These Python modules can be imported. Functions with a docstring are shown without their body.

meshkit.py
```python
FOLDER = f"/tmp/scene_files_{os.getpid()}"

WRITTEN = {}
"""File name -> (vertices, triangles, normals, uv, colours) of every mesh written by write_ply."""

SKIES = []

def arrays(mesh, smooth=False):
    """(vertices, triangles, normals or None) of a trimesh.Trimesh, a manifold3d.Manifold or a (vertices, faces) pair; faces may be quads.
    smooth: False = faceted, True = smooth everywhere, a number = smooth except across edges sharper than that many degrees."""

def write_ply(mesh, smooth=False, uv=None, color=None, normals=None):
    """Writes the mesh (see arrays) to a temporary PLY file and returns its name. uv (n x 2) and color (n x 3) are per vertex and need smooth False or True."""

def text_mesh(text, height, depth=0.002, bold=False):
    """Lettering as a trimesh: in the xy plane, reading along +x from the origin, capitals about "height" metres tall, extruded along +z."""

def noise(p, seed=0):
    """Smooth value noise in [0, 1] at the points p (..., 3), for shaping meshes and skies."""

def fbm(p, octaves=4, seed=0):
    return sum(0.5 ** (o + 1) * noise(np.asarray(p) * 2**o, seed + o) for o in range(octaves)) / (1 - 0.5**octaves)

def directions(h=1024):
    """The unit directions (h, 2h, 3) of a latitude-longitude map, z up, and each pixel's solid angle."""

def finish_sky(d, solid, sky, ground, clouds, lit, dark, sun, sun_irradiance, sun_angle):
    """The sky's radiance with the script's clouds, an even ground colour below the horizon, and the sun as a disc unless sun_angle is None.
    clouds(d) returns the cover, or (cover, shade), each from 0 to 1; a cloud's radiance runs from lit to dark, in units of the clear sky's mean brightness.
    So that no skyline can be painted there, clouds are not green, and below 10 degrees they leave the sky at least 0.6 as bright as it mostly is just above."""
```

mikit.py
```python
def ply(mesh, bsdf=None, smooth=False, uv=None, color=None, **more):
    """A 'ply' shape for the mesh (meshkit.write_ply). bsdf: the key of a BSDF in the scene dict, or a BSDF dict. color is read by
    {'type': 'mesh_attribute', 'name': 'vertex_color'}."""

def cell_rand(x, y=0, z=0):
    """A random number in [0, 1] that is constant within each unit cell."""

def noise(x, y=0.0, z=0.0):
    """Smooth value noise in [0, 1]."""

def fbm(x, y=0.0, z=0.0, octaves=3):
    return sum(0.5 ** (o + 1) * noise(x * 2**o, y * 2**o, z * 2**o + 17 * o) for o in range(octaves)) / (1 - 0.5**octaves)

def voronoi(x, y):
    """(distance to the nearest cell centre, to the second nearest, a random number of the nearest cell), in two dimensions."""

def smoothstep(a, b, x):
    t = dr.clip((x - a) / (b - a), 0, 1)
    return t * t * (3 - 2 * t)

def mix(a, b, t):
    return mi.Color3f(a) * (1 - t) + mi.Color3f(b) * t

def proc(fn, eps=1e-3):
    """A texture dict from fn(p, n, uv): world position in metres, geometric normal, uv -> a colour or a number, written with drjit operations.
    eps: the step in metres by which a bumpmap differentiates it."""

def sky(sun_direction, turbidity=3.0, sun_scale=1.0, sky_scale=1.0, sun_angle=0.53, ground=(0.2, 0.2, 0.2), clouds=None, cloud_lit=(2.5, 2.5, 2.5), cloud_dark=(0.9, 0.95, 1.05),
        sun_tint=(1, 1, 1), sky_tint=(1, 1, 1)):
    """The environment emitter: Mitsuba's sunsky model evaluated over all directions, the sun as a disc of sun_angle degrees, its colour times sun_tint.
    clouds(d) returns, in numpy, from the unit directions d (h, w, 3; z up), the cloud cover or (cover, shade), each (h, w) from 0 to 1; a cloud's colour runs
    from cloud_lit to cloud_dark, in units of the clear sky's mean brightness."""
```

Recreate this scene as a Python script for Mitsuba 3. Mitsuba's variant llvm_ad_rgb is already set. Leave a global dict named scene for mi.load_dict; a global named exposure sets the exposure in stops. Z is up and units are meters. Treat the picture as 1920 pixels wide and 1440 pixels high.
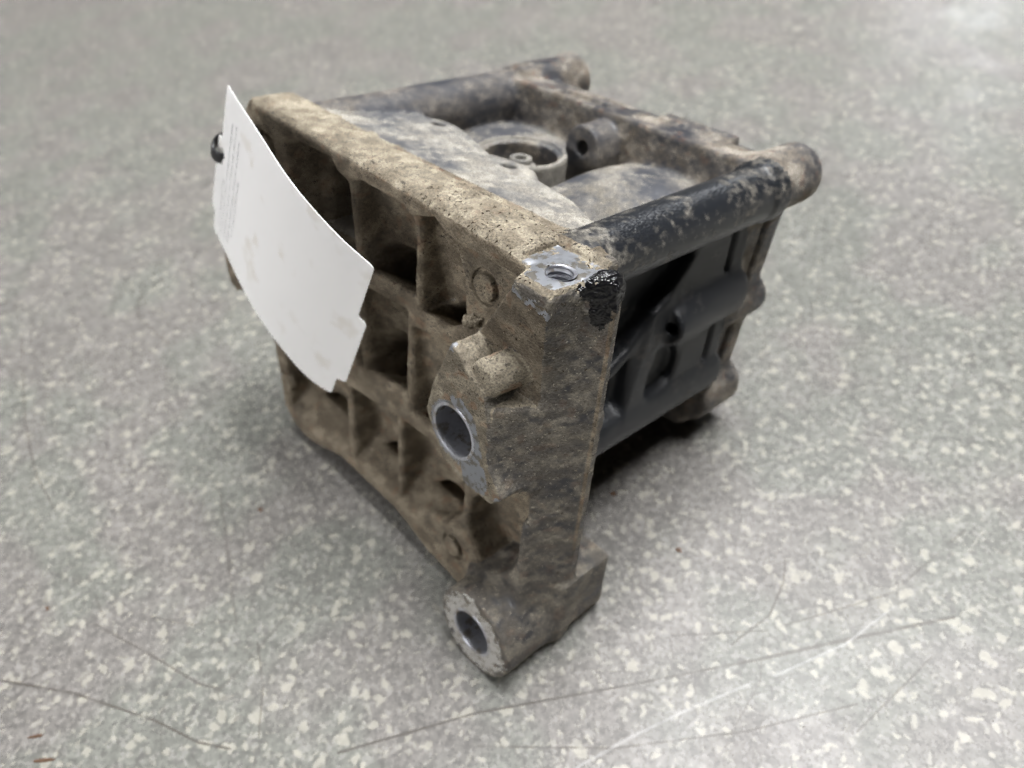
import math
import numpy as np
import trimesh
import drjit as dr
import mitsuba as mi
import mikit
import meshkit
from scipy import ndimage
from mikit import proc, noise, fbm, voronoi, cell_rand, smoothstep, mix

scene, labels = {"type": "scene"}, {}
rng = np.random.default_rng(7)
T = mi.ScalarTransform4f

# ------------------------------------------------------------------ frames
# The bracket is modelled in its own frame, in millimetres: x along the front plate, y towards the back flange, z up.
# It leans back: it stands on the lower lug and on the bottom edge of the back flange.
TILT = math.atan(0.25)
CT, ST = math.cos(TILT), math.sin(TILT)
LIFT = 0.2022 * CT - 0.015 * ST


def world(p):
    """bracket frame in mm -> world in metres"""
    p = np.asarray(p, float) / 1000.0
    return np.stack([p[..., 0], p[..., 1] * CT + p[..., 2] * ST, -p[..., 1] * ST + p[..., 2] * CT + LIFT], -1)


def local(p):
    """the inverse, in drjit, in mm"""
    y, z = p.y, p.z - LIFT
    return mi.Point3f(p.x * 1000, (y * CT - z * ST) * 1000, (y * ST + z * CT) * 1000)


# ------------------------------------------------------------------ camera
eye = world([156.1, -162.8, 115.0])
fwd = world([156.1 - 561.9, -162.8 + 580.9, 115.0 - 588.9]) - eye
upv = world([156.1 - 467.9, -162.8 + 363.9, 115.0 + 805.4]) - eye
scene["camera"] = {
    "type": "thinlens", "fov": 67.0, "fov_axis": "x", "near_clip": 0.01, "far_clip": 60.0,
    "aperture_radius": 0.00135, "focus_distance": 0.236,
    "to_world": T().look_at(origin=eye.tolist(), target=(eye + fwd).tolist(), up=upv.tolist()),
}
exposure = 0.38


def lamp(key, centre, target, w, h, rgb):
    scene[key] = {"type": "rectangle", "to_world": T().look_at(origin=centre, target=target, up=[0.1, 1, 0.05]) @ T().scale([w / 2, h / 2, 1]),
                  "bsdf": {"type": "diffuse", "reflectance": {"type": "rgb", "value": [0.5, 0.5, 0.5]}},
                  "emitter": {"type": "area", "radiance": {"type": "rgb", "value": rgb}}}


# a hall: a run of skylights overhead and a tall gate at the far side, plus an added light behind the camera
lamp("ceiling_light", [0.3, 1.2, 3.5], [-0.2, 0.2, 0], 2.2, 1.6, [19.5, 19.5, 19.5])
lamp("ceiling_light_001", [-2.0, -0.6, 3.6], [-0.2, -0.1, 0], 1.2, 1.0, [3.0, 3.0, 3.0])
lamp("window_light_001", [-0.5, -4.2, 2.3], [-0.1, 0, 0.1], 3.0, 2.0, [4.7, 4.65, 4.6])  # unseen front light, added to brighten the tag and plate face
lamp("window_light", [-1.75, 5.6, 1.75], [-0.2, 0.7, 0.2], 1.0, 0.6, [9.0, 9.3, 9.7])
for i, k in enumerate(("ceiling_light", "ceiling_light_001", "window_light", "window_light_001")):
    labels[k] = {"kind": "structure"}

# ------------------------------------------------------------------ signed distance modelling
BIG = 40.0


class Field:
    def __init__(self, lo, hi, h):
        self.lo, self.h = np.array(lo, float), h
        n = np.ceil((np.array(hi, float) - self.lo) / h).astype(int) + 1
        self.D = np.full(n, BIG, np.float32)
        self.best = np.full(n, 1e9, np.float32)
        self.lab = np.zeros(n, np.int16)
        self.axes = [(self.lo[a] + h * np.arange(n[a])).astype(np.float32) for a in range(3)]

    def window(self, bb, pad):
        out = []
        for a in range(3):
            i0 = int(np.floor((bb[a][0] - pad - self.lo[a]) / self.h))
            i1 = int(np.ceil((bb[a][1] + pad - self.lo[a]) / self.h)) + 1
            i0, i1 = max(i0, 0), min(i1, self.D.shape[a])
            if i0 >= i1:
                return None
            out.append(slice(i0, i1))
        return tuple(out)

    def grids(self, w):
        return (self.axes[0][w[0]][:, None, None], self.axes[1][w[1]][None, :, None], self.axes[2][w[2]][None, None, :])

    def add(self, prim, label, k=2.0):
        bb, fn = prim
        w = self.window(bb, k + 3)
        if w is None:
            return
        d = np.broadcast_to(fn(*self.grids(w)), self.D[w].shape).astype(np.float32)
        a = self.D[w]
        m = np.maximum(k - np.abs(a - d), 0) / k
        closer = d < self.best[w]
        self.lab[w][closer] = label
        self.best[w] = np.minimum(self.best[w], d)
        self.D[w] = np.minimum(a, d) - m * m * k * 0.25

    def cut(self, prim, k=1.0, label=None):
        bb, fn = prim
        w = self.window(bb, k + 3)
        if w is None:
            return
        d = -np.broadcast_to(fn(*self.grids(w)), self.D[w].shape).astype(np.float32)
        a = self.D[w]
        m = np.maximum(k - np.abs(a - d), 0) / k
        if label is not None:
            self.lab[w][d > a - 0.3 * self.h] = label
        self.best[w] = np.maximum(self.best[w], d)
        self.D[w] = np.maximum(a, d) + m * m * k * 0.25

    def mesh(self):
        D, h = self.D, self.h
        s = D < 0
        cnt = np.zeros(tuple(n - 1 for n in D.shape), np.uint8)
        corner = [(a, b, c) for a in (0, 1) for b in (0, 1) for c in (0, 1)]
        view = lambda arr, o: arr[tuple(slice(q, n - 1 + q) for q, n in zip(o, arr.shape))]
        for o in corner:
            cnt += view(s, o)
        cells = np.argwhere((cnt > 0) & (cnt < 8))
        ids = np.full(cnt.shape, -1, np.int32)
        ids[tuple(cells.T)] = np.arange(len(cells))
        val = {o: D[tuple((cells + o).T)] for o in corner}
        acc, num = np.zeros((len(cells), 3)), np.zeros(len(cells))
        for o in corner:
            for ax in range(3):
                if o[ax]:
                    continue
                q = list(o)
                q[ax] = 1
                a, b = val[o], val[tuple(q)]
                on = (a < 0) != (b < 0)
                t = np.where(on, a / np.where(on, a - b, 1), 0)
                p = np.broadcast_to(np.array(o, float), (len(cells), 3)).copy()
                p[:, ax] += t
                acc += p * on[:, None]
                num += on
        v = self.lo + h * (cells + acc / num[:, None])
        faces = []
        for ax in range(3):
            b, c = (ax + 1) % 3, (ax + 2) % 3
            lo = [slice(None)] * 3
            hi = [slice(None)] * 3
            lo[ax], hi[ax] = slice(0, -1), slice(1, None)
            for q in (b, c):
                lo[q] = hi[q] = slice(1, -1)
            s0, s1 = s[tuple(lo)], s[tuple(hi)]
            e = np.argwhere(s0 != s1)
            e[:, b] += 1
            e[:, c] += 1
            inside = s[tuple(e.T)]
            quad = []
            for db, dc in ((-1, -1), (0, -1), (0, 0), (-1, 0)):
                g = e.copy()
                g[:, b] += db
                g[:, c] += dc
                quad.append(ids[tuple(g.T)])
            quad = np.stack(quad, 1)
            quad[~inside] = quad[~inside][:, ::-1]
            faces.append(quad)
        q = np.vstack(faces)
        q = q[(q >= 0).all(1)]
        f = np.vstack([q[:, [0, 1, 2]], q[:, [0, 2, 3]]])
        return v, f

    def labels_at(self, p):
        i = np.clip(np.round((p - self.lo) / self.h).astype(int), 0, np.array(self.D.shape) - 1)
        return self.lab[tuple(i.T)]


def ext(*pairs):
    return tuple(pairs)


def rbox(x0, x1, y0, y1, z0, z1, r=2.0):
    c = [(x0 + x1) / 2, (y0 + y1) / 2, (z0 + z1) / 2]
    hs = [(x1 - x0) / 2 - r, (y1 - y0) / 2 - r, (z1 - z0) / 2 - r]

    def fn(X, Y, Z):
        q = [np.abs(v - cc) - hh for v, cc, hh in zip((X, Y, Z), c, hs)]
        o = np.sqrt(sum(np.maximum(a, 0) ** 2 for a in q))
        return o + np.minimum(np.maximum(np.maximum(q[0], q[1]), q[2]), 0) - r

    return ((x0, x1), (y0, y1), (z0, z1)), fn


def cyl(axis, a, b, r, lo, hi, e=1.0, slope=(0, 0), taper=0.0):
    """a rounded cylinder along an axis; a, b: its centre on the other two axes (in xyz order) at lo; slope: drift of the centre per mm"""
    oth = [i for i in range(3) if i != axis]
    bb = [None] * 3
    bb[axis] = (lo, hi)
    m = [abs(s) * (hi - lo) for s in slope]
    bb[oth[0]], bb[oth[1]] = (a - r - m[0], a + r + m[0]), (b - r - m[1], b + r + m[1])

    def fn(*G):
        t = G[axis] - lo
        rad = np.sqrt((G[oth[0]] - a - slope[0] * t) ** 2 + (G[oth[1]] - b - slope[1] * t) ** 2) - (r + taper * t) + e
        ax = np.abs(G[axis] - (lo + hi) / 2) - (hi - lo) / 2 + e
        return np.minimum(np.maximum(rad, ax), 0) + np.sqrt(np.maximum(rad, 0) ** 2 + np.maximum(ax, 0) ** 2) - e

    return tuple(bb), fn


def poly2(U, V, pts):
    pts = np.asarray(pts, float)
    U, V = np.broadcast_arrays(np.asarray(U, np.float32), np.asarray(V, np.float32))
    d = np.full(U.shape, 1e12, np.float32)
    inside = np.zeros(U.shape, bool)
    for i in range(len(pts)):
        a, b = pts[i - 1], pts[i]
        e = b - a
        t = np.clip(((U - a[0]) * e[0] + (V - a[1]) * e[1]) / (e @ e), 0, 1)
        d = np.minimum(d, (U - a[0] - e[0] * t) ** 2 + (V - a[1] - e[1] * t) ** 2)
        if e[1] != 0:
            c = ((a[1] <= V) != (b[1] <= V)) & (U < a[0] + (V - a[1]) / e[1] * e[0])
            inside ^= c
    d = np.sqrt(d)
    return np.where(inside, -d, d)


def prism(axis, pts, lo, hi, e=1.0, inset=0.0, lofn=None, hifn=None, draft=0.0):
    """a polygon (in the other two axes, xyz order) extruded along an axis, with rounded rims; lofn / hifn give sloping ends"""
    oth = [i for i in range(3) if i != axis]
    P = np.asarray(pts, float)
    bb = [None] * 3
    bb[axis] = (lo, hi)
    bb[oth[0]], bb[oth[1]] = (P[:, 0].min(), P[:, 0].max()), (P[:, 1].min(), P[:, 1].max())

    def fn(*G):
        sh = [1, 1, 1]
        U, V = G[oth[0]], G[oth[1]]
        d2 = poly2(U.reshape(-1)[:, None], V.reshape(-1)[None, :], P)
        sh[oth[0]], sh[oth[1]] = U.size, V.size
        d2 = d2.reshape(sh) + inset + e
        A = G[axis]
        if draft:
            d2 = d2 + draft * (A - lo)
        a0 = lo if lofn is None else lofn(*G)
        a1 = hi if hifn is None else hifn(*G)
        ax = np.maximum(a0 - A, A - a1) + e
        return np.minimum(np.maximum(d2, ax), 0) + np.sqrt(np.maximum(d2, 0) ** 2 + np.maximum(ax, 0) ** 2) - e

    return tuple(bb), fn


def blob(c, r):
    c, r = np.array(c, float), np.array(r, float)

    def fn(X, Y, Z):
        k = np.sqrt(((X - c[0]) / r[0]) ** 2 + ((Y - c[1]) / r[1]) ** 2 + ((Z - c[2]) / r[2]) ** 2)
        return (k - 1) * r.min()

    return tuple((c[a] - r[a], c[a] + r[a]) for a in range(3)), fn


NAMES = []


def L(name):
    if name not in NAMES:
        NAMES.append(name)
    return NAMES.index(name)


L("housing")
LUG = [(-32.5, -73), (-28.5, -58), (-18.5, -35.5), (-14.5, -37), (-10, -41.5), (0, -47), (1.5, -55), (4, -77), (12.5, -89), (7, -95.5), (-11, -95.5), (-23, -91)]
PLATE = [(-197, -6), (-189, 3), (-180, 5), (0, 1), (12, 0), (12.5, -120), (12, -186), (2, -196), (-30, -192), (-56, -188.5), (-83, -180), (-133, -179), (-160, -188), (-171, -190.5), (-185, -188), (-194, -179), (-198, -128)]


def build(F):
    # ---- housing behind the plate
    F.add(rbox(-168, -8, 15, 150, -118, -46, 3), L("housing"), 2)
    F.add(rbox(-176, -160, 12, 150, -118, -14, 3), L("housing"), 2)
    # side panel on the right with its recesses
    F.add(rbox(-22, -1.5, 14, 148, -116, -10, 2), L("side_panel"), 2)
    F.cut(prism(0, [(26, -14), (98, -17), (106, -21), (106, -30), (97, -40), (84, -50), (70, -64), (54, -72), (26, -74)], -11, 6, 4), 3)
    F.cut(prism(0, [(26, -77), (62, -77), (73, -70), (73, -104), (26, -106)], -9, 6, 3), 4)
    F.cut(cyl(0, 97, -87, 14, -7, 6, 2), 2.5)
    F.cut(rbox(-4.5, 6, 134, 138, -112, -24, 1), 1.5)
    F.add(prism(0, [(72, -106), (85, -106), (92, -46), (82, -50)], -22, -0.3, 1.5), L("panel_rib"), 4)
    F.add(cyl(1, -0.5, -60, 9.0, 93, 150, 1.2, slope=(-0.08, -0.02)), L("screw_boss"), 4)
    F.add(rbox(-12, 0.8, 100, 150, -70, -52, 2), L("screw_boss"), 9)
    F.add(rbox(-12, -1, 88, 100, -70, -46, 2), L("screw_boss"), 4)
    F.cut(cyl(1, 2.4, -60, 2.7, 91.5, 112, 0.3), 0.8)
    # tubes along the depth
    F.add(cyl(1, -2, -11, 12.2, 22, 152, 3), L("tube"), 5)
    F.add(cyl(1, -2, -11, 13.3, 141, 152, 2), L("tube"), 2)
    F.add(cyl(1, -168, -11, 13.5, 10, 152, 2), L("tube_001"), 4)
    F.add(cyl(1, -11.5, -109.5, 13.0, 16, 152, 2), L("tube_002"), 4)
    F.add(rbox(-14, -0.5, 60, 150, -112, -100, 3), L("side_panel"), 5)
    # web behind the front plate with its two noses
    web = [(-172, 14), (6, 14), (4, 48), (-20, 55), (-36, 63), (-60, 67), (-69, 74), (-79, 76.5), (-88, 74), (-94, 70), (-110, 76), (-126, 82), (-134, 84.5), (-143, 84), (-149, 79), (-156, 78), (-172, 78)]
    F.add(prism(2, web, -56, 6, 1.6, lofn=lambda X, Y, Z: np.where(X > -15, -16.0, -56.0) + 0 * Y, hifn=lambda X, Y, Z: -1.6 - 0.022 * X - 0.15 * (Y - 20)), L("web"), 3)
    for x, y in ((-79, 67), (-139, 75.5)):
        F.cut(cyl(2, x, y, 3.6, -40, 5, 0.3), 0.8)
    F.cut(cyl(2, -147, 58, 1.6, -14, 5, 0.3), 0.6)
    # humps on the floor of the recess
    F.add(rbox(-160, -102, 78, 152, -60, -23, 6), L("hump"), 4)
    F.add(rbox(-76, -13, 68, 152, -60, -20, 7), L("hump_001"), 5)
    F.add(blob((-46, 116, -21), (27, 36, 8)), L("hump_001"), 6)
    F.add(blob((-133, 124, -26), (24, 26, 8)), L("hump"), 6)
    # cup
    F.add(cyl(2, -104, 99, 22.5, -60, -14.0, 1.2), L("cup"), 2)
    F.cut(cyl(2, -104, 99, 20.3, -16.0, 6, 0.3), 0.6, L("cup"))
    F.cut(cyl(2, -104, 99, 18.0, -27, 6, 0.8), 1.0, L("cup__well"))
    F.add(cyl(2, -104, 99, 7.6, -40, -20.5, 0.8), L("cup__stud"), 1.2)
    F.add(cyl(2, -104, 99, 5.6, -40, -17.0, 0.6), L("cup__stud"), 0.6)
    F.cut(cyl(2, -104, 99, 3.1, -30, 5, 0.3), 0.7, L("cup__stud"))
    # back flange, two layers, its bosses
    FL = [(-166, -2), (-160, 1), (2, 1), (-1, -26), (-9, -146), (-14, -150), (-158, -150), (-166, -144)]
    F.add(prism(1, FL, 144, 160, 1.8), L("back_flange"), 3)
    F.add(prism(1, [(-168, -6), (-162, -2), (4, -3), (0, -30), (-7, -148), (-14, -153), (-160, -153), (-168, -146)], 161, 173, 1.8), L("back_plate"), 1.2)
    F.add(rbox(-70, -28, 156, 168, -8, 2.5, 2), L("back_plate"), 2)
    F.cut(prism(2, [(-128, 148), (-96, 148), (-96, 154), (-128, 154)], -1.2, 6, 0.5), 1)
    F.add(cyl(1, -90, -14, 11, 127, 150, 1.2), L("screw_boss_001"), 2.5)
    F.add(rbox(-101, -79, 127, 150, -50, -15, 1.5), L("screw_boss_001"), 2.5)
    F.cut(cyl(1, -90, -14, 3.6, 120, 146, 0.3), 0.8)
    F.add(cyl(1, -164, -8, 14, 150, 196, 3), L("flange_boss"), 3)
    F.add(cyl(1, -164, -8, 15.5, 191, 198, 2), L("flange_boss"), 2)
    F.add(cyl(1, -3, -9, 14, 150, 181, 4), L("flange_boss_001"), 3)
    F.add(cyl(1, -8, -73, 11, 146, 177, 3), L("flange_boss_002"), 4)
    F.add(cyl(1, -13, -130, 15, 146, 178, 3), L("flange_boss_003"), 4)
    
    # ---- front plate
    F.add(rbox(-30, 8, 18, 30, -188, -90, 2), L("housing"), 2)
    F.add(prism(1, [(-192, -90), (-16, -90), (-16, -187), (-30, -187), (-56, -183), (-83, -175.5), (-133, -174.5), (-160, -183), (-185, -183), (-193, -175)], 18, 42, 2), L("housing"), 2)
    F.add(prism(1, PLATE, 4, 23, 1.6), L("front_plate"), 2.5)
    F.add(prism(2, [(-183, 1.5), (-1, 1.5), (-1, 14), (17, 16), (15, 30), (-8, 32), (-183, 23)], -8, 6, 2.0, hifn=lambda X, Y, Z: -1.25 - 0.026 * X + 0 * Y), L("front_plate"), 3)
    # pockets, deeper towards their lower ends

    def pocket(pts, top, bot, ztop, zbot, k=2.5, e=3.0):
        F.cut(prism(1, pts, 4, max(top, bot) + 1, e, lofn=lambda X, Y, Z: -8 + 0 * X, hifn=lambda X, Y, Z: top + (bot - top) * np.clip((ztop - Z) / (ztop - zbot), 0, 1) ** 1.6, draft=0.09), k)

    pocket([(-158, -9), (-150, -4), (-118, -3), (-109, -12), (-106.5, -47), (-158, -52)], 20, 22, -4, -10, 2.5)
    F.cut(prism(1, [(-152, -22), (-146, -17), (-120, -17), (-112, -22), (-109, -46), (-153, -49)], 4, 66, 3, lofn=lambda X, Y, Z: 8 + 0 * X), 3)
    pocket([(-103, -9), (-98, -6), (-68, -6), (-64, -14), (-65, -44), (-103, -48)], 14, 20, -10, -44, 3)
    pocket([(-61, -8), (-50, -4), (-41, -9), (-35, -22), (-33, -42), (-42, -48), (-61, -50)], 14, 20, -14, -44, 3)
    pocket([(-158, -62), (-109, -57), (-106.5, -106), (-157, -114)], 13, 22, -62, -104, 3)
    pocket([(-103.5, -57), (-70, -54), (-72, -99), (-103, -104)], 12, 20, -62, -98, 3)
    pocket([(-66, -60), (-26, -53), (-23, -94), (-40, -106), (-68, -108)], 10, 19, -62, -104, 3)
    def basin(pts, zt, zs, zb):
        F.cut(prism(1, pts, 4, 22, 3.0, lofn=lambda X, Y, Z: -8 + 0 * X, hifn=lambda X, Y, Z: np.interp(Z, [zb, zs, zs + 6, zt], [4.5, 19, 21, 16]), draft=0.09), 2.5)

    basin([(-186, -126), (-122, -122), (-125, -169), (-158, -181), (-186, -175)], -130, -160, -181)
    basin([(-118.5, -122), (-79, -117), (-80.5, -170), (-90, -173), (-118, -171)], -124, -157, -174)
    basin([(-75, -116), (-36, -113), (-30, -122), (-30, -143), (-41, -157), (-77, -173)], -118, -152, -173)
    pocket([(-24, -128), (-12, -112), (9, -107), (12, -118), (11.5, -136), (1, -158), (-16, -165), (-27, -147)], 16, 24, -114, -160, 2.5)

    # undercuts at the lower ends: openings that run back and down
    def slot(pts, depth, k=1.5, fall=0.62, y0=5):
        bb, fn = prism(1, pts, y0, depth, 2.5)
        F.cut(((bb[0], bb[1], (bb[2][0] - fall * (depth - y0), bb[2][1])), lambda X, Y, Z: np.maximum(poly2(X, Z + fall * (Y - y0), pts), np.maximum(y0 - 9 - Y, Y - depth)) / 1.1), k)

    slot([(-103, -34), (-96, -28), (-82, -26), (-70, -31), (-65.5, -38), (-66, -43), (-102, -46)], 46)
    slot([(-59.5, -43), (-52, -37), (-44, -34.5), (-37, -36), (-34.5, -41), (-42, -47), (-59.5, -48.5)], 44)
    slot([(-102, -82), (-94, -72), (-84, -70), (-74, -78), (-73, -97), (-102, -102)], 40)
    slot([(-64, -100), (-52, -94), (-40, -97), (-42, -104), (-66, -106)], 26, 3)
    slot([(-172, -161), (-160, -154), (-146, -152), (-134, -155), (-129, -161)], 28, 3, 0.45, 13)
    slot([(-110, -158), (-104, -153), (-97, -151.5), (-90, -153.5), (-86, -158)], 28, 3, 0.45, 13)
    slot([(-66, -154), (-59, -148.5), (-52, -147), (-44, -149), (-40, -153)], 28, 3, 0.45, 13)

    # ejector marks
    for i, (x, z) in enumerate(((-23, -21.5), (-36, -169), (-177, -16), (-188, -160))):
        F.cut(cyl(1, x, z, 7.3, 2.0, 6.2, 0.2), 0.5)
        F.add(cyl(1, x, z, 5.4, 3.2, 9, 0.3), L("ejector_mark" + ("_%03d" % i if i else "")), 0.4)
    # column at the right end: proud front, slanting side
    base = [(-3, 9), (1, 0.0), (12.5, 0.0), (25.5, 17.5), (24, 23), (-3, 22)]
    shift = lambda Z: 6.0 * np.clip((Z + 42) / 30, 0, 1)

    def head(X, Y, Z):
        s_ = shift(Z)
        t = np.clip((9 - Y) / (9 + s_), 0, 1.4)
        Yw = np.where(Y < 9, 9 - 9 * t, Y)
        Xw = X - 0.82 * s_ * t * np.clip((X - 1) / 12, 0, 1)
        r = 5.5
        d2 = poly2(Xw, Yw, base) + r
        az = np.maximum(-70 - Z, Z + 0.6) + r
        return np.minimum(np.maximum(d2, az), 0) + np.sqrt(np.maximum(d2, 0) ** 2 + np.maximum(az, 0) ** 2) - r

    F.add((((-6, 27), (-8, 24), (-66, 0)), head), L("column"), 1.2)
    F.add(prism(2, [(12, 6), (13, 0.0), (25.5, 17.5), (24.5, 23), (12, 22)], -190, -58, 1.0), L("column"), 1.5)
    F.add(prism(1, [(0.5, -7.5), (4, -4), (15, -4), (14, -30), (13, -62), (13, -95), (0, -97), (-20, -60), (-21, -38), (-12.5, -27)], -6, 9, 0.9, lofn=lambda X, Y, Z: -shift(Z)), L("column"), 1.2)
    F.add(cyl(2, 25.3, 17.5, 0.75, -128, -10, 0.3), L("parting_line"), 0.3)
    # pad with the threaded hole
    F.cut(rbox(-4, 17.5, -5, 19.5, -1.5, 8, 0.6), 2.5)
    F.cut(cyl(2, 10.0, 6.5, 5.0, -24, 6, 0.2), 0.6)
    # lug with the upper bushing
    F.add(prism(1, LUG, -15, 8, 0.9), L("mounting_lug"), 1.5)
    F.add(prism(2, [(-4, -12), (4, -13.5), (14, 1), (10, 8), (-4, 8)], -93, -52, 2.0), L("mounting_lug"), 4)
    F.add(cyl(1, -3.2, -43.3, 7.2, -14.0, 4, 3.0, slope=(0.33, 0.22)), L("mounting_lug"), 1.5)
    F.cut(cyl(1, -15.7, -74, 11.2, -20, 30, 0.2), 0.5)
    # foot lug
    F.add(cyl(1, 2, -180, 22.6, -15, 46, 2.0), L("mounting_lug_001"), 3)
    F.add(prism(1, [(26, -150), (26, -180), (16, -196), (-10, -198), (-14, -160), (4, -150)], 14, 45, 2.0), L("mounting_lug_001"), 3)
    F.add(prism(1, [(11, -112), (14, -112), (16, -175), (-16, -190), (-21, -167), (-11, -161), (0, -154), (7, -146), (10.8, -134)], -0.5, 22, 2.0), L("mounting_lug_001"), 4)
    F.cut(cyl(1, 1, -180, 11.2, -20, 60, 0.2), 0.5)
    F.cut((((-30, 40), (-18, 60), (-215, -180)), lambda X, Y, Z: (Z + 202.2 - 0.27 * (Y + 15)) / 1.04 + 0 * X), 1.0)
    # ear at the left edge
    F.add(prism(1, [(-196, -55), (-220, -60), (-235, -78), (-238, -98), (-236, -112), (-229, -116), (-196, -100)], 0, 17, 2.5), L("mounting_ear"), 4)


fine_box = (np.array([-62.0, -40, -212]), np.array([45.0, 34, 12]))
mats = {}


def rough(v, n):
    """casting skin and caked dirt: displacement along the normals, in mm"""
    a = meshkit.fbm(v / 4.2, 3, 1) - 0.5
    b = meshkit.fbm(v / 1.5, 2, 5) - 0.5
    lump = np.clip(meshkit.fbm(v / 6.0, 3, 9) - 0.60, 0, 1)
    front = 1.0 / (1.0 + np.exp((v[:, 1] - 24) / 2.0))
    flat = (v[:, 2] > -2.4) & (v[:, 0] > -4.5) & (v[:, 0] < 18) & (v[:, 1] > -5.5) & (v[:, 1] < 20.5) | (v[:, 1] < -14.0)
    d = (0.16 + 0.16 * front) * a + (0.07 + 0.30 * front) * b + lump * front * 1.2
    return np.where(flat, 0.25 * b * front, d)


def normals(v, f):
    n = np.zeros_like(v)
    fn = np.cross(v[f[:, 1]] - v[f[:, 0]], v[f[:, 2]] - v[f[:, 0]])
    for k in range(3):
        np.add.at(n, f[:, k], fn)
    return n / np.maximum(np.linalg.norm(n, axis=1, keepdims=True), 1e-12)


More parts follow.
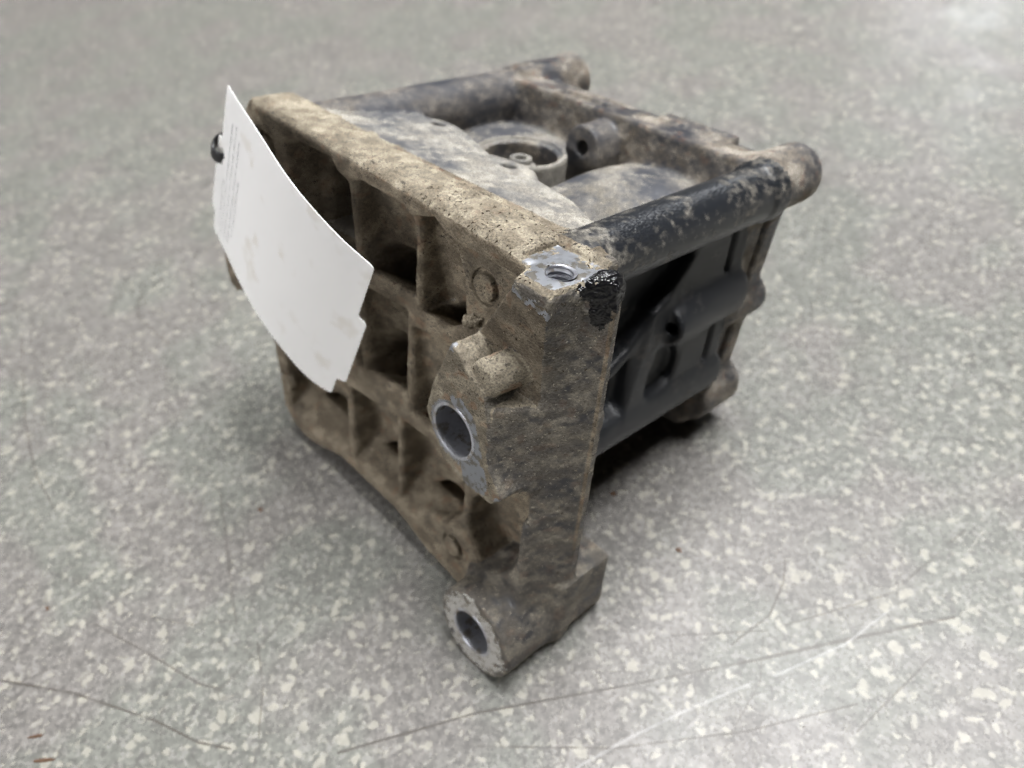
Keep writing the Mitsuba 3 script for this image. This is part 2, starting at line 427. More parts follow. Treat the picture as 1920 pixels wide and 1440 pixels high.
pieces = {}
for lo, hi, h, is_fine in ((fine_box[0] - 2, fine_box[1] + 2, 0.62, True), ((-252, -22, -212), (42, 206, 14), 1.15, False)):
    F = Field(lo, hi, h)
    build(F)
    v, f = F.mesh()
    n = normals(v, f)
    amp = rough(v, n)
    gv = np.sqrt(((v[:, 0] - 25) / 9) ** 2 + ((v[:, 1] - 13) / 13) ** 2 + ((v[:, 2] + 6) / 10) ** 2) + 0.6 * (meshkit.fbm(v / 4.0, 3, 21) - 0.5)
    amp = np.where(gv < 0.9, 0.5 + 1.8 * (meshkit.fbm(v / 2.6, 3, 77) - 0.45), amp)
    v = v + n * amp[:, None]
    n = normals(v, f)
    c = v[f].mean(1)
    inside = lambda m: ((c > fine_box[0] + m) & (c < fine_box[1] - m)).all(1)
    keep = inside(0.0) if is_fine else ~inside(0.8)
    lab = F.labels_at(c - 0.4 * h * n[f].mean(1))
    fn = n[f].mean(1)
    fb = lambda sc, k: meshkit.fbm(c / sc, 3, k) - 0.5
    if is_fine:
        colm = ((lab == L("column")) | ((lab == L("front_plate")) & (c[:, 0] > 11)))
        lab = np.where(colm, L("column"), lab)
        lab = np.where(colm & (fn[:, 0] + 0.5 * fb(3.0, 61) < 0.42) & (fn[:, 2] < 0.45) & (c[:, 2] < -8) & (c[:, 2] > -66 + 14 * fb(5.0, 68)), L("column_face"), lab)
        lugm = lab == L("mounting_lug")
        lab = np.where(lugm & (fn[:, 0] + 0.4 * fb(3.0, 62) > 0.40) & (c[:, 2] < -48), L("mounting_lug__flank"), lab)
        # machined and worn faces
        d = np.hypot(c[:, 0] + 15.7, c[:, 2] + 74)
        worn = lugm & (c[:, 1] < -14.2) & (((d + 3 * fb(2.0, 63) < 13.4)) | ((d + 5 * fb(3.0, 64) < 17.5 + 8 * (c[:, 2] < -80)) & (c[:, 0] > -14 - 0.25 * (c[:, 2] + 74)) & (c[:, 0] < 0.5 - 0.35 * (c[:, 2] + 74))))
        lab = np.where(worn, L("mounting_lug__machined_face"), lab)
        d = np.hypot(c[:, 0] - 1, c[:, 2] + 180)
        worn = (lab == L("mounting_lug_001")) & (c[:, 1] < -13.2) & (d + 16 * fb(3.0, 65) < 19.5)
        lab = np.where(worn, L("mounting_lug_001__machined_face"), lab)
        # chipped edges
        seg = np.clip((c[:, 0] - 0) / 18, 0, 1)
        d = np.sqrt((c[:, 0] - 18 * seg) ** 2 + (c[:, 1] + 6) ** 2 + (c[:, 2] + 7 + 3.2 * seg) ** 2) + 5 * fb(2.0, 66)
        on = np.isin(lab, [L("column"), L("column_face"), L("mounting_lug"), L("mounting_lug__flank")])
        lab = np.where((d < 1.05) & on, L("chipped_edge"), lab)
        for q, r, k in (((-19, -14.5, -36.5), 2.2, "chipped_edge_001"), ((11.0, -13, -92), 2.8, "chipped_edge_002")):
            lab = np.where((np.linalg.norm(c - np.array(q), axis=1) + 4 * fb(1.6, 67) < r) & on, L(k), lab)
        top = ((lab == L('front_plate')) | (lab == L('column')) | (lab == L('web')) | (lab == L('tube'))) & (fn[:, 2] + 0.5 * fb(3.0, 33) > 0.5) & (c[:, 2] > -8) & (c[:, 1] > -6) & (c[:, 1] < 25 + 26 * fb(9.0, 34))
        lab = np.where(top, L('mud_crust'), lab)
        pad = (c[:, 2] > -2.6) & (fn[:, 2] > 0.7) & (c[:, 0] > -4) & (c[:, 0] < 19) & (c[:, 1] > -5.2) & (c[:, 1] < 20)
        pad &= fb(2.2, 31) + 0.05 * np.minimum.reduce([c[:, 0] + 4, c[:, 1] + 5.2, 20 - c[:, 1], 0 * c[:, 0] + 5]) > -0.02
        lab = np.where(pad, L("machined_pad"), lab)
        g = np.sqrt(((c[:, 0] - 26) / 9) ** 2 + ((c[:, 1] - 14) / 13) ** 2 + ((c[:, 2] + 4) / 9) ** 2) + 0.9 * fb(3.0, 21)
        drip = np.sqrt(((c[:, 0] - 23) / 4) ** 2 + ((c[:, 1] - 13) / 5) ** 2 + ((c[:, 2] + 13) / 8) ** 2) + 1.1 * fb(2.4, 22)
        lab = np.where(((g < 0.92) | (drip < 0.8)) & (c[:, 1] < 24), L("grease_smear"), lab)
    if not is_fine:
        top = ((lab == L('front_plate')) | (lab == L('web'))) & (fn[:, 2] + 0.5 * fb(3.0, 33) > 0.5) & (c[:, 2] > -8) & (c[:, 1] < 25 + 26 * fb(9.0, 34))
        lab = np.where(top, L('mud_crust'), lab)
    lab = np.where((lab == L('housing')) & (c[:, 0] > -30) & (c[:, 1] > 44), L('side_panel'), lab)
    inner = np.isin(lab, [L('web'), L('hump'), L('hump_001')]) & (c[:, 2] < -11) & (c[:, 1] < 70) & (fn[:, 2] < 0.6)
    lab = np.where(inner, L('housing'), lab)
    # ribs between the pockets, by where they stand
    ribs = [((-109, -102), (-48, -4)), ((-67, -59), (-50, -4)), ((-109, -102), (-104, -56)), ((-73, -62), (-106, -54)), ((-126, -114), (-172, -124)), ((-83, -70), (-172, -120)),
            ((-160, -20), (-56, -46)), ((-186, -26), (-126, -100))]
    plate = lab == L("front_plate")
    for i, ((x0, x1), (z0, z1)) in enumerate(ribs):
        m = plate & (c[:, 0] > x0) & (c[:, 0] < x1) & (c[:, 2] > z0) & (c[:, 2] < z1) & (c[:, 1] < 34)
        lab = np.where(m, L("rib" + ("_%03d" % i if i else "")), lab)
        plate &= ~m
    for i in np.unique(lab[keep]):
        pieces.setdefault(NAMES[i], []).append((v, n, f[keep & (lab == i)]))

# ------------------------------------------------------------------ materials
DUST, DUSTL = (0.122, 0.099, 0.071), (0.228, 0.192, 0.142)
BLACK = (0.016, 0.0178, 0.0215)


def cast(key, dust, spread=0.12, tone=DUST, tone2=DUSTL, rough_paint=0.32, scale=1.0, sparkle=0.0, under=BLACK, rust=0.0, fine=0.38, bumpy=0.0005, specks=0.0):
    """black paint under dirt: dust = how much of it is covered"""

    def cover(q):
        big = fbm(q.x / 17 * scale, q.y / 17 * scale, q.z / 17 * scale, 3)
        small = fbm(q.x / 2.6 + 5, q.y / 2.6, q.z / 2.6, 3)
        return smoothstep(1 - dust - spread, 1 - dust + spread, (1 - fine) * big + fine * small)

    def colour(p, n, uv):
        q = local(p)
        c = cover(q)
        grain = noise(q.x / 0.55, q.y / 0.55, q.z / 0.55)
        g2 = fbm(q.x / 6, q.y / 6 + 9, q.z / 6, 3)
        d = mix(tone, tone2, smoothstep(0.35, 0.7, g2)) * (0.50 + 1.0 * grain)
        col = mix(under, d, c)
        if specks:
            k = smoothstep(0.70, 0.80, noise(q.x / 1.0 + 3, q.y / 1.0, q.z / 1.0)) * smoothstep(0.40, 0.62, fbm(q.x / 11, q.y / 11 + 7, q.z / 11, 3))
            col = mix(col, (0.03, 0.026, 0.022), k * specks)
            col = mix(col, (0.075, 0.066, 0.052), smoothstep(0.56, 0.68, fbm(q.x / 14 + 2, q.y / 14, q.z / 14 + 11, 4)) * 0.38 * specks)
        if rust:
            r = smoothstep(0.62, 0.72, fbm(q.x / 5 + 31, q.y / 5, q.z / 5 + 3, 3))
            col = mix(col, (0.22, 0.105, 0.05), r * rust)
        if sparkle:
            s = noise(q.x / 0.9 + 7, q.y / 0.9, q.z / 0.9)
            col = mix(col, (0.55, 0.50, 0.40), smoothstep(0.80, 0.9, s) * sparkle)
        return col

    def rgh(p, n, uv):
        return rough_paint + (0.95 - rough_paint) * cover(local(p))

    def bump(p, n, uv):
        q = local(p)
        return 0.35 * noise(q.x / 0.8, q.y / 0.8, q.z / 0.8) + 0.25 * noise(q.x / 0.4 + 3, q.y / 0.4, q.z / 0.4)

    scene[key] = {"type": "twosided", "nested": {"type": "bumpmap", "bump_texture": {"type": "proc", **{k: x for k, x in proc(bump, 2e-4).items() if k != "type"}}, "scale": bumpy,
                  "bsdf": {"type": "principled", "base_color": proc(colour), "roughness": proc(rgh), "specular": 0.5}}}
    return key


cast("dirty_cast", 0.80, 0.16, rust=0.2, specks=0.9, bumpy=0.0007)
cast("lit_lug_cast", 0.80, 0.14, tone=(0.150, 0.128, 0.096), tone2=(0.262, 0.230, 0.176), rust=0.3, specks=0.6, bumpy=0.0007)  # paler dirt tone: the stronger light on the lug put into the colour
cast("shaded_facet_cast", 0.84, 0.14, tone=(0.088, 0.071, 0.051), tone2=(0.150, 0.125, 0.092), rust=0.15, specks=0.7, bumpy=0.0007)  # darker dirt tone: shade of the overhanging facet put into the colour
cast("mottled_cast", 0.60, 0.14, tone=(0.092, 0.083, 0.072), tone2=(0.17, 0.153, 0.125), sparkle=0.4, scale=1.5, rust=0.1, fine=0.5, bumpy=0.0005, under=(0.034, 0.034, 0.038))
cast("dusty_paint", 0.56, 0.22, tone=(0.21, 0.195, 0.17), tone2=(0.33, 0.31, 0.27), rough_paint=0.42, under=(0.085, 0.088, 0.097))
cast("blue_paint", 0.47, 0.20, tone=(0.17, 0.155, 0.13), tone2=(0.27, 0.25, 0.215), rough_paint=0.36, under=(0.064, 0.067, 0.077))
cast("left_tube_paint", 0.48, 0.24, tone=(0.12, 0.105, 0.09), tone2=(0.20, 0.18, 0.155), rough_paint=0.38, under=(0.045, 0.047, 0.056))
cast("black_paint", 0.24, 0.20, tone=(0.06, 0.054, 0.047), tone2=(0.10, 0.088, 0.075), rough_paint=0.45)
cast("mud_cast", 0.86, 0.10, tone=(0.178, 0.151, 0.112), tone2=(0.305, 0.268, 0.205), rust=0.1, fine=0.5, bumpy=0.0009, specks=0.8)
cast("tube_paint", 0.33, 0.19, tone=(0.16, 0.145, 0.12), tone2=(0.26, 0.24, 0.205), rough_paint=0.30, fine=0.55)
cast("rear_cast", 0.52, 0.18, tone=(0.135, 0.116, 0.094), tone2=(0.29, 0.26, 0.22), rust=0.2, under=(0.04, 0.041, 0.048))


def metal_col(p, n, uv):
    q = local(p)
    a = fbm(q.x / 2.2, q.y / 2.2, q.z / 2.2, 4)
    return mix((0.27, 0.282, 0.305), (0.15, 0.137, 0.115), smoothstep(0.46, 0.66, a) * 0.9)


def metal_rough(p, n, uv):
    q = local(p)
    return 0.42 + 0.3 * fbm(q.x / 1.5, q.y / 1.5 + 4, q.z / 1.5, 3)


def bore_col(p, n, uv):
    q = local(p)
    rings = noise(q.x / 0.5, q.y / 0.9, q.z / 9)
    a = fbm(q.x / 3, q.y / 3, q.z / 3 + 5, 3)
    return mix(mix((0.40, 0.41, 0.45), (0.50, 0.51, 0.55), rings), (0.24, 0.20, 0.15), smoothstep(0.54, 0.72, a) * 0.8)


scene["bare_metal"] = {"type": "twosided", "nested": {"type": "principled", "base_color": proc(metal_col), "roughness": proc(metal_rough), "metallic": 0.7, "specular": 0.5}}
def worn_col(p, n, uv):
    q = local(p)
    a = fbm(q.x / 2.0, q.y / 2.0, q.z / 2.0 + 3, 4)
    return mix((0.47, 0.46, 0.44), (0.20, 0.175, 0.135), smoothstep(0.52, 0.66, a) * 0.85)


scene["worn_metal"] = {"type": "twosided", "nested": {"type": "principled", "base_color": proc(worn_col), "roughness": 0.5, "metallic": 0.4, "specular": 0.5}}
scene["bore_metal"] = {"type": "twosided", "nested": {"type": "principled", "base_color": proc(bore_col), "roughness": 0.42, "metallic": 0.7}}


def grease_bump(p, n, uv):
    q = local(p)
    return 0.8 * fbm(q.x / 1.1, q.y / 1.1, q.z / 1.1, 3)


scene["black_grease"] = {"type": "twosided", "nested": {"type": "bumpmap", "bump_texture": proc(grease_bump, 1.5e-4), "scale": 0.0011,
                         "bsdf": {"type": "principled", "base_color": {"type": "rgb", "value": [0.006, 0.006, 0.007]}, "roughness": 0.16, "specular": 0.5}}}

USE = {"front_plate": "dirty_cast", "rib": "dirty_cast", "ejector_mark": "dirty_cast", "column": "mottled_cast", "mounting_lug": "mottled_cast", "mounting_ear": "dirty_cast",
       "web": "dusty_paint", "hump": "blue_paint", "cup": "dusty_paint", "cup__well": "rear_cast", "cup__stud": "dusty_paint", "parting_line": "dirty_cast", "tube": "dusty_paint", "back_flange": "rear_cast", "back_plate": "rear_cast", "flange_boss": "rear_cast",
       "screw_boss": "rear_cast", "mud_crust": "mud_cast", "housing": "dirty_cast", "column_face": "shaded_facet_cast", "mounting_lug__flank": "mottled_cast", "mounting_lug__machined_face": "bare_metal", "mounting_lug_001__machined_face": "worn_metal", "chipped_edge": "bare_metal", "side_panel": "black_paint", "panel_rib": "black_paint", "machined_pad": "bare_metal", "grease_smear": "black_grease"}
ONE = {"tube_002": "black_paint", "screw_boss": "black_paint", "mounting_lug": "lit_lug_cast", "tube": "tube_paint", "tube_001": "left_tube_paint", "screw_boss_001": "left_tube_paint"}


def shape(v, f, n, bsdf, **more):
    return {"type": "ply", "filename": meshkit.write_ply((v, f), False, normals=n), "face_normals": n is None, "bsdf": {"type": "ref", "id": bsdf}, **more}


def rot(n):
    return np.stack([n[:, 0], n[:, 1] * CT + n[:, 2] * ST, -n[:, 1] * ST + n[:, 2] * CT], 1)


for name, parts in pieces.items():
    V, N, Fc, at = [], [], [], 0
    for v, n, f in parts:
        u, inv = np.unique(f, return_inverse=True)
        if len(u) == 0:
            continue
        V.append(v[u])
        N.append(n[u])
        Fc.append(inv.reshape(f.shape) + at)
        at += len(u)
    stem = name.rstrip("0123456789").rstrip("_") if name[-1].isdigit() else name
    key = "cast_bracket__" + name
    scene[key] = shape(world(np.vstack(V)), np.vstack(Fc), rot(np.vstack(N)), ONE.get(name, USE[stem]))


def put(key, mesh, bsdf, smooth=30):
    m = trimesh.Trimesh(world(np.asarray(mesh.vertices)), np.asarray(mesh.faces), process=False)
    scene[key] = mikit.ply(m, bsdf, smooth=smooth)


def grid_mesh(P, close_u=False):
    """a sheet of points (rows, columns, 3)"""
    a, b = P.shape[:2]
    i, j = np.meshgrid(np.arange(a - 1), np.arange(b if close_u else b - 1), indexing="ij")
    q = np.stack([i * b + j, i * b + (j + 1) % b, (i + 1) * b + (j + 1) % b, (i + 1) * b + j], -1).reshape(-1, 4)
    return trimesh.Trimesh(P.reshape(-1, 3), np.vstack([q[:, [0, 1, 2]], q[:, [0, 2, 3]]]), process=False)


def lathe_y(cx, cz, prof, n=72):
    """profile of (radius, y)"""
    th = np.linspace(0, 2 * np.pi, n, endpoint=False)
    P = np.array([[[cx + r * np.cos(t), y, cz + r * np.sin(t)] for t in th] for r, y in prof])
    return grid_mesh(P, True)


# bushings: a bright sleeve in each lug
for i, (x, z) in enumerate(((-15.7, -74.0), (1.0, -180.0))):
    par = "cast_bracket__mounting_lug" + ("_001" if i else "")
    put(par + "__bushing", lathe_y(x, z, [(12.3, -14.6), (12.1, -15.2), (11.0, -15.3), (10.7, -15.0), (10.55, -13), (10.55, 24)]), "bore_metal", 35)
# threaded hole: a real helix
th = np.linspace(0, 2 * np.pi, 96, endpoint=False)
zz = np.linspace(0, -16, 130)
P = np.zeros((130, 96, 3))
for a, z in enumerate(zz):
    ph = (z / 1.9 - th / (2 * np.pi)) % 1.0
    r = 4.25 + 0.62 * np.abs(2 * ph - 1) + (0.7 * max(0, 1 + z / 0.9) if z > -0.9 else 0)
    P[a] = np.stack([10.0 + r * np.cos(th), 6.5 + r * np.sin(th), np.full(96, -1.6 + z)], 1)
put("cast_bracket__machined_pad__thread", grid_mesh(P, True), "bore_metal", 40)

labels["cast_bracket"] = {"label": "dirty cast metal bracket with ribbed front plate and two bored lugs on the speckled floor", "category": "metal bracket"}
for k, t in {"machined_pad": "bare machined metal pad round a threaded hole", "grease_smear": "black wet grease smeared over the corner", "mud_crust": "pale dried mud caked along the top edge", "tube": "black painted tube along the upper right edge"}.items():
    labels["cast_bracket__" + k] = {"label": t}


# ------------------------------------------------------------------ the tag and its tie
from scipy.interpolate import CubicSpline

UP = np.array([[-176.5, -11.8, 18.0], [-168.7, -14, 15.8], [-149.4, -17.9, 11.5], [-122.5, -22.9, 5.2], [-100.9, -25, -2.9], [-84, -23.3, -11.2], [-71.5, -18.7, -20], [-61.7, -14, -26.5], [-58.5, -13, -28.9]])
DN = np.array([[-216, -13, -63.5], [-210.4, -14, -64.6], [-195.1, -17.2, -67.5], [-166.5, -23, -76.2], [-141.5, -24.9, -87.2], [-125.3, -22.3, -97.9], [-110.5, -17.1, -107.3], [-100.8, -14, -108.3], [-97.5, -13, -109.3]])


def by_length(c):
    t = np.r_[0, np.cumsum(np.linalg.norm(np.diff(c, axis=0), axis=1))]
    fine = CubicSpline(t / t[-1], c)(np.linspace(0, 1, 200))
    fine = ndimage.gaussian_filter1d(fine, 7, axis=0, mode="nearest")
    t = np.r_[0, np.cumsum(np.linalg.norm(np.diff(fine, axis=0), axis=1))]
    return CubicSpline(t / t[-1], fine)


UPS, DNS = by_length(UP), by_length(DN)


def tag_point(u, v):
    """u along the tag (0 = tied end, 1 = free end), v across (0 = upper edge, 1 = lower edge), in mm in the bracket frame"""
    return UPS(u) * (1 - v) + DNS(u) * v


def tag_white(p, n, uv):
    c = mi.Color3f(0.88, 0.875, 0.88)
    smudge = smoothstep(0.60, 0.80, fbm(uv.x * 9, uv.y * 7, 3, 4))
    return mix(c, (0.70, 0.66, 0.60), smudge * 0.5)


scene["tag_card"] = {"type": "twosided", "nested": {"type": "principled", "base_color": proc(tag_white), "roughness": 0.5, "specular": 0.4}}
scene["tag_ink"] = {"type": "twosided", "nested": {"type": "diffuse", "reflectance": {"type": "rgb", "value": [0.36, 0.36, 0.38]}}}
import shapely
from shapely.geometry import Polygon, Point, box

LT, WT = 116.0, 90.0          # length and width of the card in mm, for rounding in proportion
card = box(4.5, 0, LT - 4.5, WT).union(box(0, WT * 0.34, LT, WT * 0.85)).buffer(-2).buffer(4).buffer(-2)
card = card.difference(Point(6.5, WT * 0.42).buffer(3.0))


def sheet(poly, off, step=2.5):
    m_v, m_f = trimesh.creation.triangulate_polygon(poly, engine="earcut")
    m = trimesh.Trimesh(np.column_stack([m_v, np.zeros(len(m_v))]), m_f, process=False)
    vv, ff = trimesh.remesh.subdivide_to_size(m.vertices, m.faces, step)
    return vv, ff


def tag_map(vv, off):
    uu, ww = vv[:, 0] / LT, vv[:, 1] / WT
    P = np.array([tag_point(a, b) for a, b in zip(uu, ww)])
    e = 1e-3
    du = np.array([tag_point(a + e, b) for a, b in zip(uu, ww)]) - P
    dv = np.array([tag_point(a, b + e) for a, b in zip(uu, ww)]) - P
    n = np.cross(du, dv)
    n /= np.linalg.norm(n, axis=1, keepdims=True)
    return P, n, np.column_stack([uu, ww])


vv, ff = sheet(card, 0)
P, n, uvs = tag_map(vv, 0)
front = P
back = P - n * 0.0
# thickness: front and back skins with a rim
sgn = -1.0 if (n[:, 1].mean() > 0) else 1.0
front, back = P + sgn * n * 0.2, P - sgn * n * 0.2
m = trimesh.Trimesh(front, ff, process=False)
edges = np.sort(m.edges, 1)
uq, cn = np.unique(edges, axis=0, return_counts=True)
rim = uq[cn == 1]
N0 = len(P)
allf = np.vstack([ff, ff[:, ::-1] + N0, np.column_stack([rim[:, 0], rim[:, 1], rim[:, 1] + N0]), np.column_stack([rim[:, 0], rim[:, 1] + N0, rim[:, 0] + N0])])
scene["paper_tag"] = mikit.ply(trimesh.Trimesh(world(np.vstack([front, back])), allf, process=False), "tag_card", smooth=False, uv=np.vstack([uvs, uvs]))
labels["paper_tag"] = {"label": "curved white paper tag hanging in front of the ribbed plate of the bracket", "category": "tag"}
# printed small lines near the tied end
for i, (x, y0, y1) in enumerate(((11, 50, 82), (15, 14, 84), (19.5, 12, 84), (24, 18, 82), (28, 38, 74))):
    y, boxes = y0, []
    while y < y1:
        w = rng.uniform(1.5, 6.0)
        boxes.append(box(x, y, x + rng.uniform(0.7, 1.0), min(y + w, y1)))
        y += w + 0.6
    VV, FF, at = [], [], 0
    for b in boxes:
        a, q = sheet(b, 0)
        VV.append(a)
        FF.append(q + at)
        at += len(a)
    VV, FF = np.vstack(VV), np.vstack(FF)
    Pq, nq, _ = tag_map(VV, 0)
    put("paper_tag__text_line" + ("_%03d" % i if i else ""), trimesh.Trimesh(Pq + sgn * nq * 0.26, FF, process=False), "tag_ink", False)

# ------------------------------------------------------------------ floor
LINES = [  # (width mm, strength, points in mm on the floor)
    (0.55, 0.8, [(-10, -131), (21, -77), (61, -21), (95, 28)]), (0.8, 0.7, [(95, 28), (114, 57), (145, 103)]), (0.45, 0.7, [(82, 25), (86, 49), (81, 68), (75, 78)]),
    (0.5, 0.8, [(-164, -234), (-126, -207), (-84, -184), (-60, -174), (-47, -165)]), (0.4, 0.6, [(-83, -130), (-62, -139), (-42, -153)]), (0.5, 0.5, [(-179, -99), (-123, -123), (-99, -133)]),
    (0.5, 0.6, [(-424, -134), (-337, -161), (-283, -172), (-249, -173)]), (0.5, 0.5, [(141, 29), (145, 61), (147, 79)]), (0.5, 0.6, [(32, -86), (74, -46), (109, -2), (135, 39)]),
    (0.4, 0.6, [(-137, -163), (-116, -149), (-103, -134)]), (0.5, 0.7, [(-154, -185), (-121, -173), (-85, -161), (-75, -155)]), (0.4, 0.5, [(-172, -159), (-169, -179), (-158, -180)]),
    (0.4, 0.5, [(-75, -155), (-78, -136), (-87, -102)]), (0.6, 0.5, [(-420, -40), (-380, -62), (-330, -60)]), (0.5, 0.5, [(60, 10), (90, 42), (120, 96), (128, 150)])]
SCUFFS = [(0.6, 0.24, [(62, -82), (76, -38), (86, -12), (98, 15)]), (0.5, 0.25, [(104, 26), (118, 60), (124, 90)])]
r_ = np.random.default_rng(11)
for k in range(64):
    x0, y0 = r_.uniform(-200, 160), r_.uniform(-240, 80)
    a0, l0 = r_.uniform(0, math.pi), r_.uniform(12, 60)
    b0 = a0 + r_.normal(0, 0.25)
    LINES.append((r_.uniform(0.18, 0.34), r_.uniform(0.15, 0.45), [(x0, y0), (x0 + l0 * math.cos(a0) / 2, y0 + l0 * math.sin(a0) / 2), (x0 + l0 * (math.cos(a0) + math.cos(b0)) / 2, y0 + l0 * (math.sin(a0) + math.sin(b0)) / 2)]))


def strokes(lines, x, y):
    out = mi.Float(0)
    for w, st, pts in lines:
        st, w = min(1.0, 1.1 * st), 1.0 * w
        d = mi.Float(1e9)
        for (ax, ay), (bx, by) in zip(pts[:-1], pts[1:]):
            ex, ey = bx - ax, by - ay
            t = dr.clip(((x - ax) * ex + (y - ay) * ey) / (ex * ex + ey * ey), 0, 1)
            d = dr.minimum(d, dr.square(x - ax - ex * t) + dr.square(y - ay - ey * t))
        out = dr.maximum(out, st * smoothstep(w * 1.5, w * 0.5, dr.sqrt(d)))
    out = out * smoothstep(0.1, 0.5, fbm(x / 9, y / 9, 6, 3))
    return out


def floor_col(p, n, uv):
    x, y = p.x * 1000, p.y * 1000
    wx = x + 4 * (noise(x / 6, y / 6) - 0.5)
    wy = y + 4 * (noise(x / 6 + 40, y / 6) - 0.5)
    wx = wx + 2.4 * (noise(x / 2, y / 2 + 9) - 0.5)
    wy = wy + 2.4 * (noise(x / 2 + 40, y / 2 + 9) - 0.5)
    big = fbm(x / 45, y / 45, 0, 3)
    base = mix((0.206, 0.209, 0.188), (0.218, 0.206, 0.194), smoothstep(0.36, 0.64, big))
    m = 0.35 * fbm(x / 7, y / 7, 5, 3) + 0.65 * fbm(x / 1.9, y / 1.9, 5, 3)
    base = base * (0.34 + 0.96 * m)
    base = mix(base, (0.36, 0.345, 0.33), smoothstep(0.58, 0.70, fbm(x / 2.4 + 70, y / 2.4, 2, 3)) * 0.32)
    base = mix(base, (0.085, 0.08, 0.075), smoothstep(0.60, 0.74, fbm(x / 1.5, y / 1.5, 8, 2)) * 0.55)

    def flecks(size, seed, share):
        d, d2, k = voronoi(wx / size + seed, wy / size + seed)
        rr = 0.16 + 0.24 * cell_rand(k * 977, seed)
        return smoothstep(rr * 1.1, rr * 0.7, d) * dr.select(cell_rand(k * 4391, seed + 1) < share, 1.0, 0.0)

    a = flecks(6.8, 1.0, 0.42)
    b = flecks(4.0, 11.0, 0.34)
    c = flecks(6.5, 23.0, 0.22)
    base = mix(base, (0.44, 0.42, 0.358), a * 0.52)
    base = mix(base, (0.42, 0.405, 0.35), b * 0.36)
    base = mix(base, (0.10, 0.095, 0.09), c * 0.5)
    base = mix(base, (0.07, 0.06, 0.05), strokes(LINES, x, y))
    base = mix(base, (0.60, 0.60, 0.60), strokes(SCUFFS, x, y) * (0.5 + 0.7 * noise(x / 2, y / 2, 3)))
    return base


def floor_rough(p, n, uv):
    x, y = p.x * 1000, p.y * 1000
    return 0.30 + 0.22 * fbm(x / 30, y / 30, 4, 4)


scene["speckled_vinyl"] = {"type": "principled", "base_color": proc(floor_col), "roughness": proc(floor_rough), "specular": 0.45}
scene["floor"] = {"type": "rectangle", "to_world": T().scale([6, 6, 1]), "bsdf": {"type": "ref", "id": "speckled_vinyl"}}
labels["floor"] = {"kind": "structure"}

# ------------------------------------------------------------------ the tie
o = tag_point(0.05, 0.42)
du, dv = tag_point(0.09, 0.42) - o, tag_point(0.05, 0.50) - o
du, dv = du / np.linalg.norm(du), dv / np.linalg.norm(dv)
nn = np.cross(du, dv)
nn *= np.sign(-nn[1]) / np.linalg.norm(nn)      # towards the viewer's side of the card
path = np.array([o + a * du + b * nn + c * dv for a, b, c in
                 ((3, -9, -2), (1.5, -3, 1.5), (0.8, 1.0, 2.6), (-2.2, 2.8, 2.6), (-5.5, 2.6, 1.6), (-8.0, 0.6, -0.5), (-8.6, -2.4, -3.0), (-7.5, -6, -5), (-5, -9, -8), (-2, -12, -11), (1, -14, -13))])
tt = np.linspace(0, 1, len(path))
curve = CubicSpline(tt, path)(np.linspace(0, 1, 90))
tan = np.gradient(curve, axis=0)
tan /= np.linalg.norm(tan, axis=1, keepdims=True)
side = dv - (tan @ dv)[:, None] * tan
side /= np.linalg.norm(side, axis=1, keepdims=True)
up_ = np.cross(side, tan)
ring = [(math.copysign(abs(math.cos(a)) ** 0.5, math.cos(a)) * 2.9, math.copysign(abs(math.sin(a)) ** 0.5, math.sin(a)) * 0.9) for a in np.linspace(0, 2 * math.pi, 16, endpoint=False)]
P = np.array([[c + side[i] * p + up_[i] * q for p, q in ring] for i, c in enumerate(curve)])
scene["black_plastic"] = {"type": "twosided", "nested": {"type": "principled", "base_color": {"type": "rgb", "value": [0.012, 0.012, 0.014]}, "roughness": 0.28, "specular": 0.5}}
put("cable_tie", grid_mesh(P, True), "black_plastic", True)
labels["cable_tie"] = {"label": "black plastic cable tie looped through the edge of the white paper tag", "category": "cable tie"}

# ------------------------------------------------------------------ crumbs on the floor and on the plate
def crumb(c, r, seed, flat=0.5):
    m = trimesh.creation.icosphere(2, 1.0)
    v = np.array(m.vertices)
    v = v * (0.55 + 0.9 * meshkit.fbm(v * 1.3 + seed * 7.1, 3, seed))[:, None] * np.array(r)
    return trimesh.Trimesh(v + np.array(c), m.faces, process=False)


rc = np.random.default_rng(9)
clod = []
for i in range(34):
    t = rc.uniform(0, 1)
    clod.append(crumb((-31.5 + 9 * t + rc.normal(0, 0.9), 2.6 + rc.normal(0, 0.5), -38.6 + 3.4 * t + rc.normal(0, 0.9)), tuple(rc.uniform(0.5, 1.5, 3) * (1.25 - 0.5 * t)), 40 + i))
put("cast_bracket__mud_clod", trimesh.util.concatenate(clod), "mud_cast", True)
labels["cast_bracket__mud_clod"] = {"label": "small clump of dried mud stuck beside the round mark"}


def flakes(points, normals_, size, seed):
    """tiny bent flakes and fibres lying on a surface"""
    r = np.random.default_rng(seed)
    V, Fc = [], []
    for p, n in zip(points, normals_):
        t = np.cross(n, r.normal(size=3))
        t /= np.linalg.norm(t)
        b = np.cross(n, t)
        l, w = size * r.uniform(0.5, 1.6), size * r.uniform(0.18, 0.5)
        k = r.normal(0, 0.35) * l
        q = [p - t * l + n * 0.1 * size, p + b * (w + k) + n * 0.35 * size, p + t * l + n * 0.12 * size, p + b * (k - w) + n * 0.3 * size, p + b * k + n * 0.62 * size, p + b * k - n * 0.2 * size]
        i = len(V)
        V += q
        Fc += [(i, i + 1, i + 4), (i + 1, i + 2, i + 4), (i + 2, i + 3, i + 4), (i + 3, i, i + 4), (i + 1, i, i + 5), (i + 2, i + 1, i + 5), (i + 3, i + 2, i + 5), (i, i + 3, i + 5)]
    return trimesh.Trimesh(np.array(V), np.array(Fc), process=False)


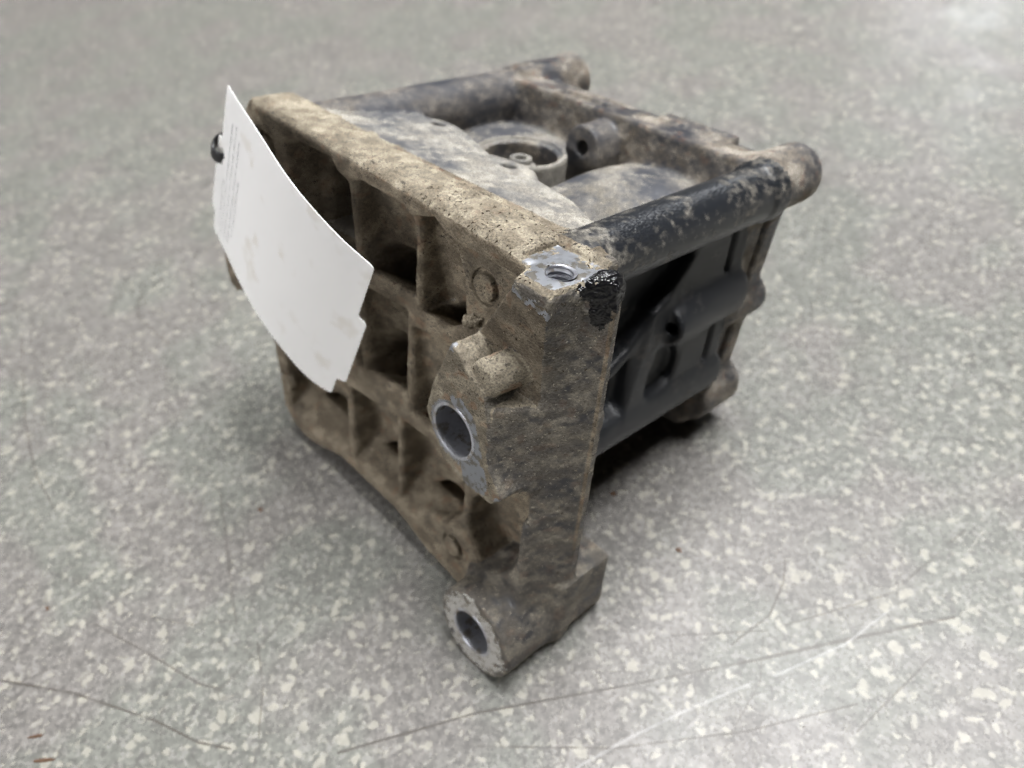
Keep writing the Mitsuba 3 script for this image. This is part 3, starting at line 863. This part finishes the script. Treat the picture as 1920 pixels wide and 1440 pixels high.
rr = np.random.default_rng(5)
pts, nrm = [], []
for name, count in (("mud_crust", 260), ("column_face", 50), ("front_plate", 120), ("mounting_lug", 60), ("column", 50)):
    for v, n, f in pieces.get(name, [])[:1]:
        pick = f[rr.integers(0, len(f), count)]
        pts.append(v[pick].mean(1))
        nrm.append(n[pick].mean(1))
pts, nrm = np.vstack(pts), np.vstack(nrm)
nrm /= np.linalg.norm(nrm, axis=1, keepdims=True)
scene["dark_grit"] = {"type": "twosided", "nested": {"type": "diffuse", "reflectance": {"type": "rgb", "value": [0.055, 0.043, 0.03]}}}
scene["pale_grit"] = {"type": "twosided", "nested": {"type": "diffuse", "reflectance": {"type": "rgb", "value": [0.26, 0.225, 0.165]}}}
put("cast_bracket__dark_grit", flakes(pts[::2], nrm[::2], 0.62, 1), "dark_grit", False)
put("cast_bracket__pale_grit", flakes(pts[1::2], nrm[1::2], 0.55, 2), "pale_grit", False)
labels["cast_bracket__dark_grit"] = {"kind": "stuff"}
labels["cast_bracket__pale_grit"] = {"kind": "stuff"}
gx = np.column_stack([rr.normal(-20, 110, 150), rr.normal(-40, 90, 150), np.full(150, 0.0)])
gm = flakes(gx, np.tile([0, 0, 1.0], (150, 1)), 0.6, 3)
scene["floor_grit"] = mikit.ply(trimesh.Trimesh(np.array(gm.vertices) / 1000.0, gm.faces, process=False), "dark_grit")
labels["floor_grit"] = {"label": "scattered dark grit fallen on the floor round the bracket", "category": "grit", "kind": "stuff"}

scene["rust_flake"] = {"type": "principled", "base_color": {"type": "rgb", "value": [0.115, 0.066, 0.04]}, "roughness": 0.9}
spots = [((-119, -228), (3.4, 0.7), "long brown rust flake nearest the lower left corner, upper of the pair", 55), ((-105, -229), (5.0, 0.8), "long brown rust flake at the bottom edge, lower of the pair", 50),
         ((-152, -88), (1.6, 1.1), "orange rust crumb on the floor left of the bracket", 10), ((34, 48), (1.5, 1.1), "orange rust crumb on the open floor right of the bracket foot", 0),
         ((-13, 52), (1.8, 1.2), "rust crumb in the shade beside the right side of the bracket", 30), ((-183, -200), (1.3, 1.0), "small rust crumb on the floor by the lower left scratches", 0)]
for i, ((x, y), (a, b), text, deg) in enumerate(spots):
    m = crumb((0, 0, 0), (a, b, 0.7), i + 3)
    m.apply_transform(trimesh.transformations.rotation_matrix(math.radians(deg), [0, 0, 1]))
    v = (np.array(m.vertices) + [x, y, 0.3]) / 1000.0
    key = "rust_crumb" + ("_%03d" % i if i else "")
    scene[key] = mikit.ply(trimesh.Trimesh(v, m.faces, process=False), "rust_flake", smooth=True)
    labels[key] = {"label": text, "category": "rust crumb", "group": "rust crumbs on the floor"}
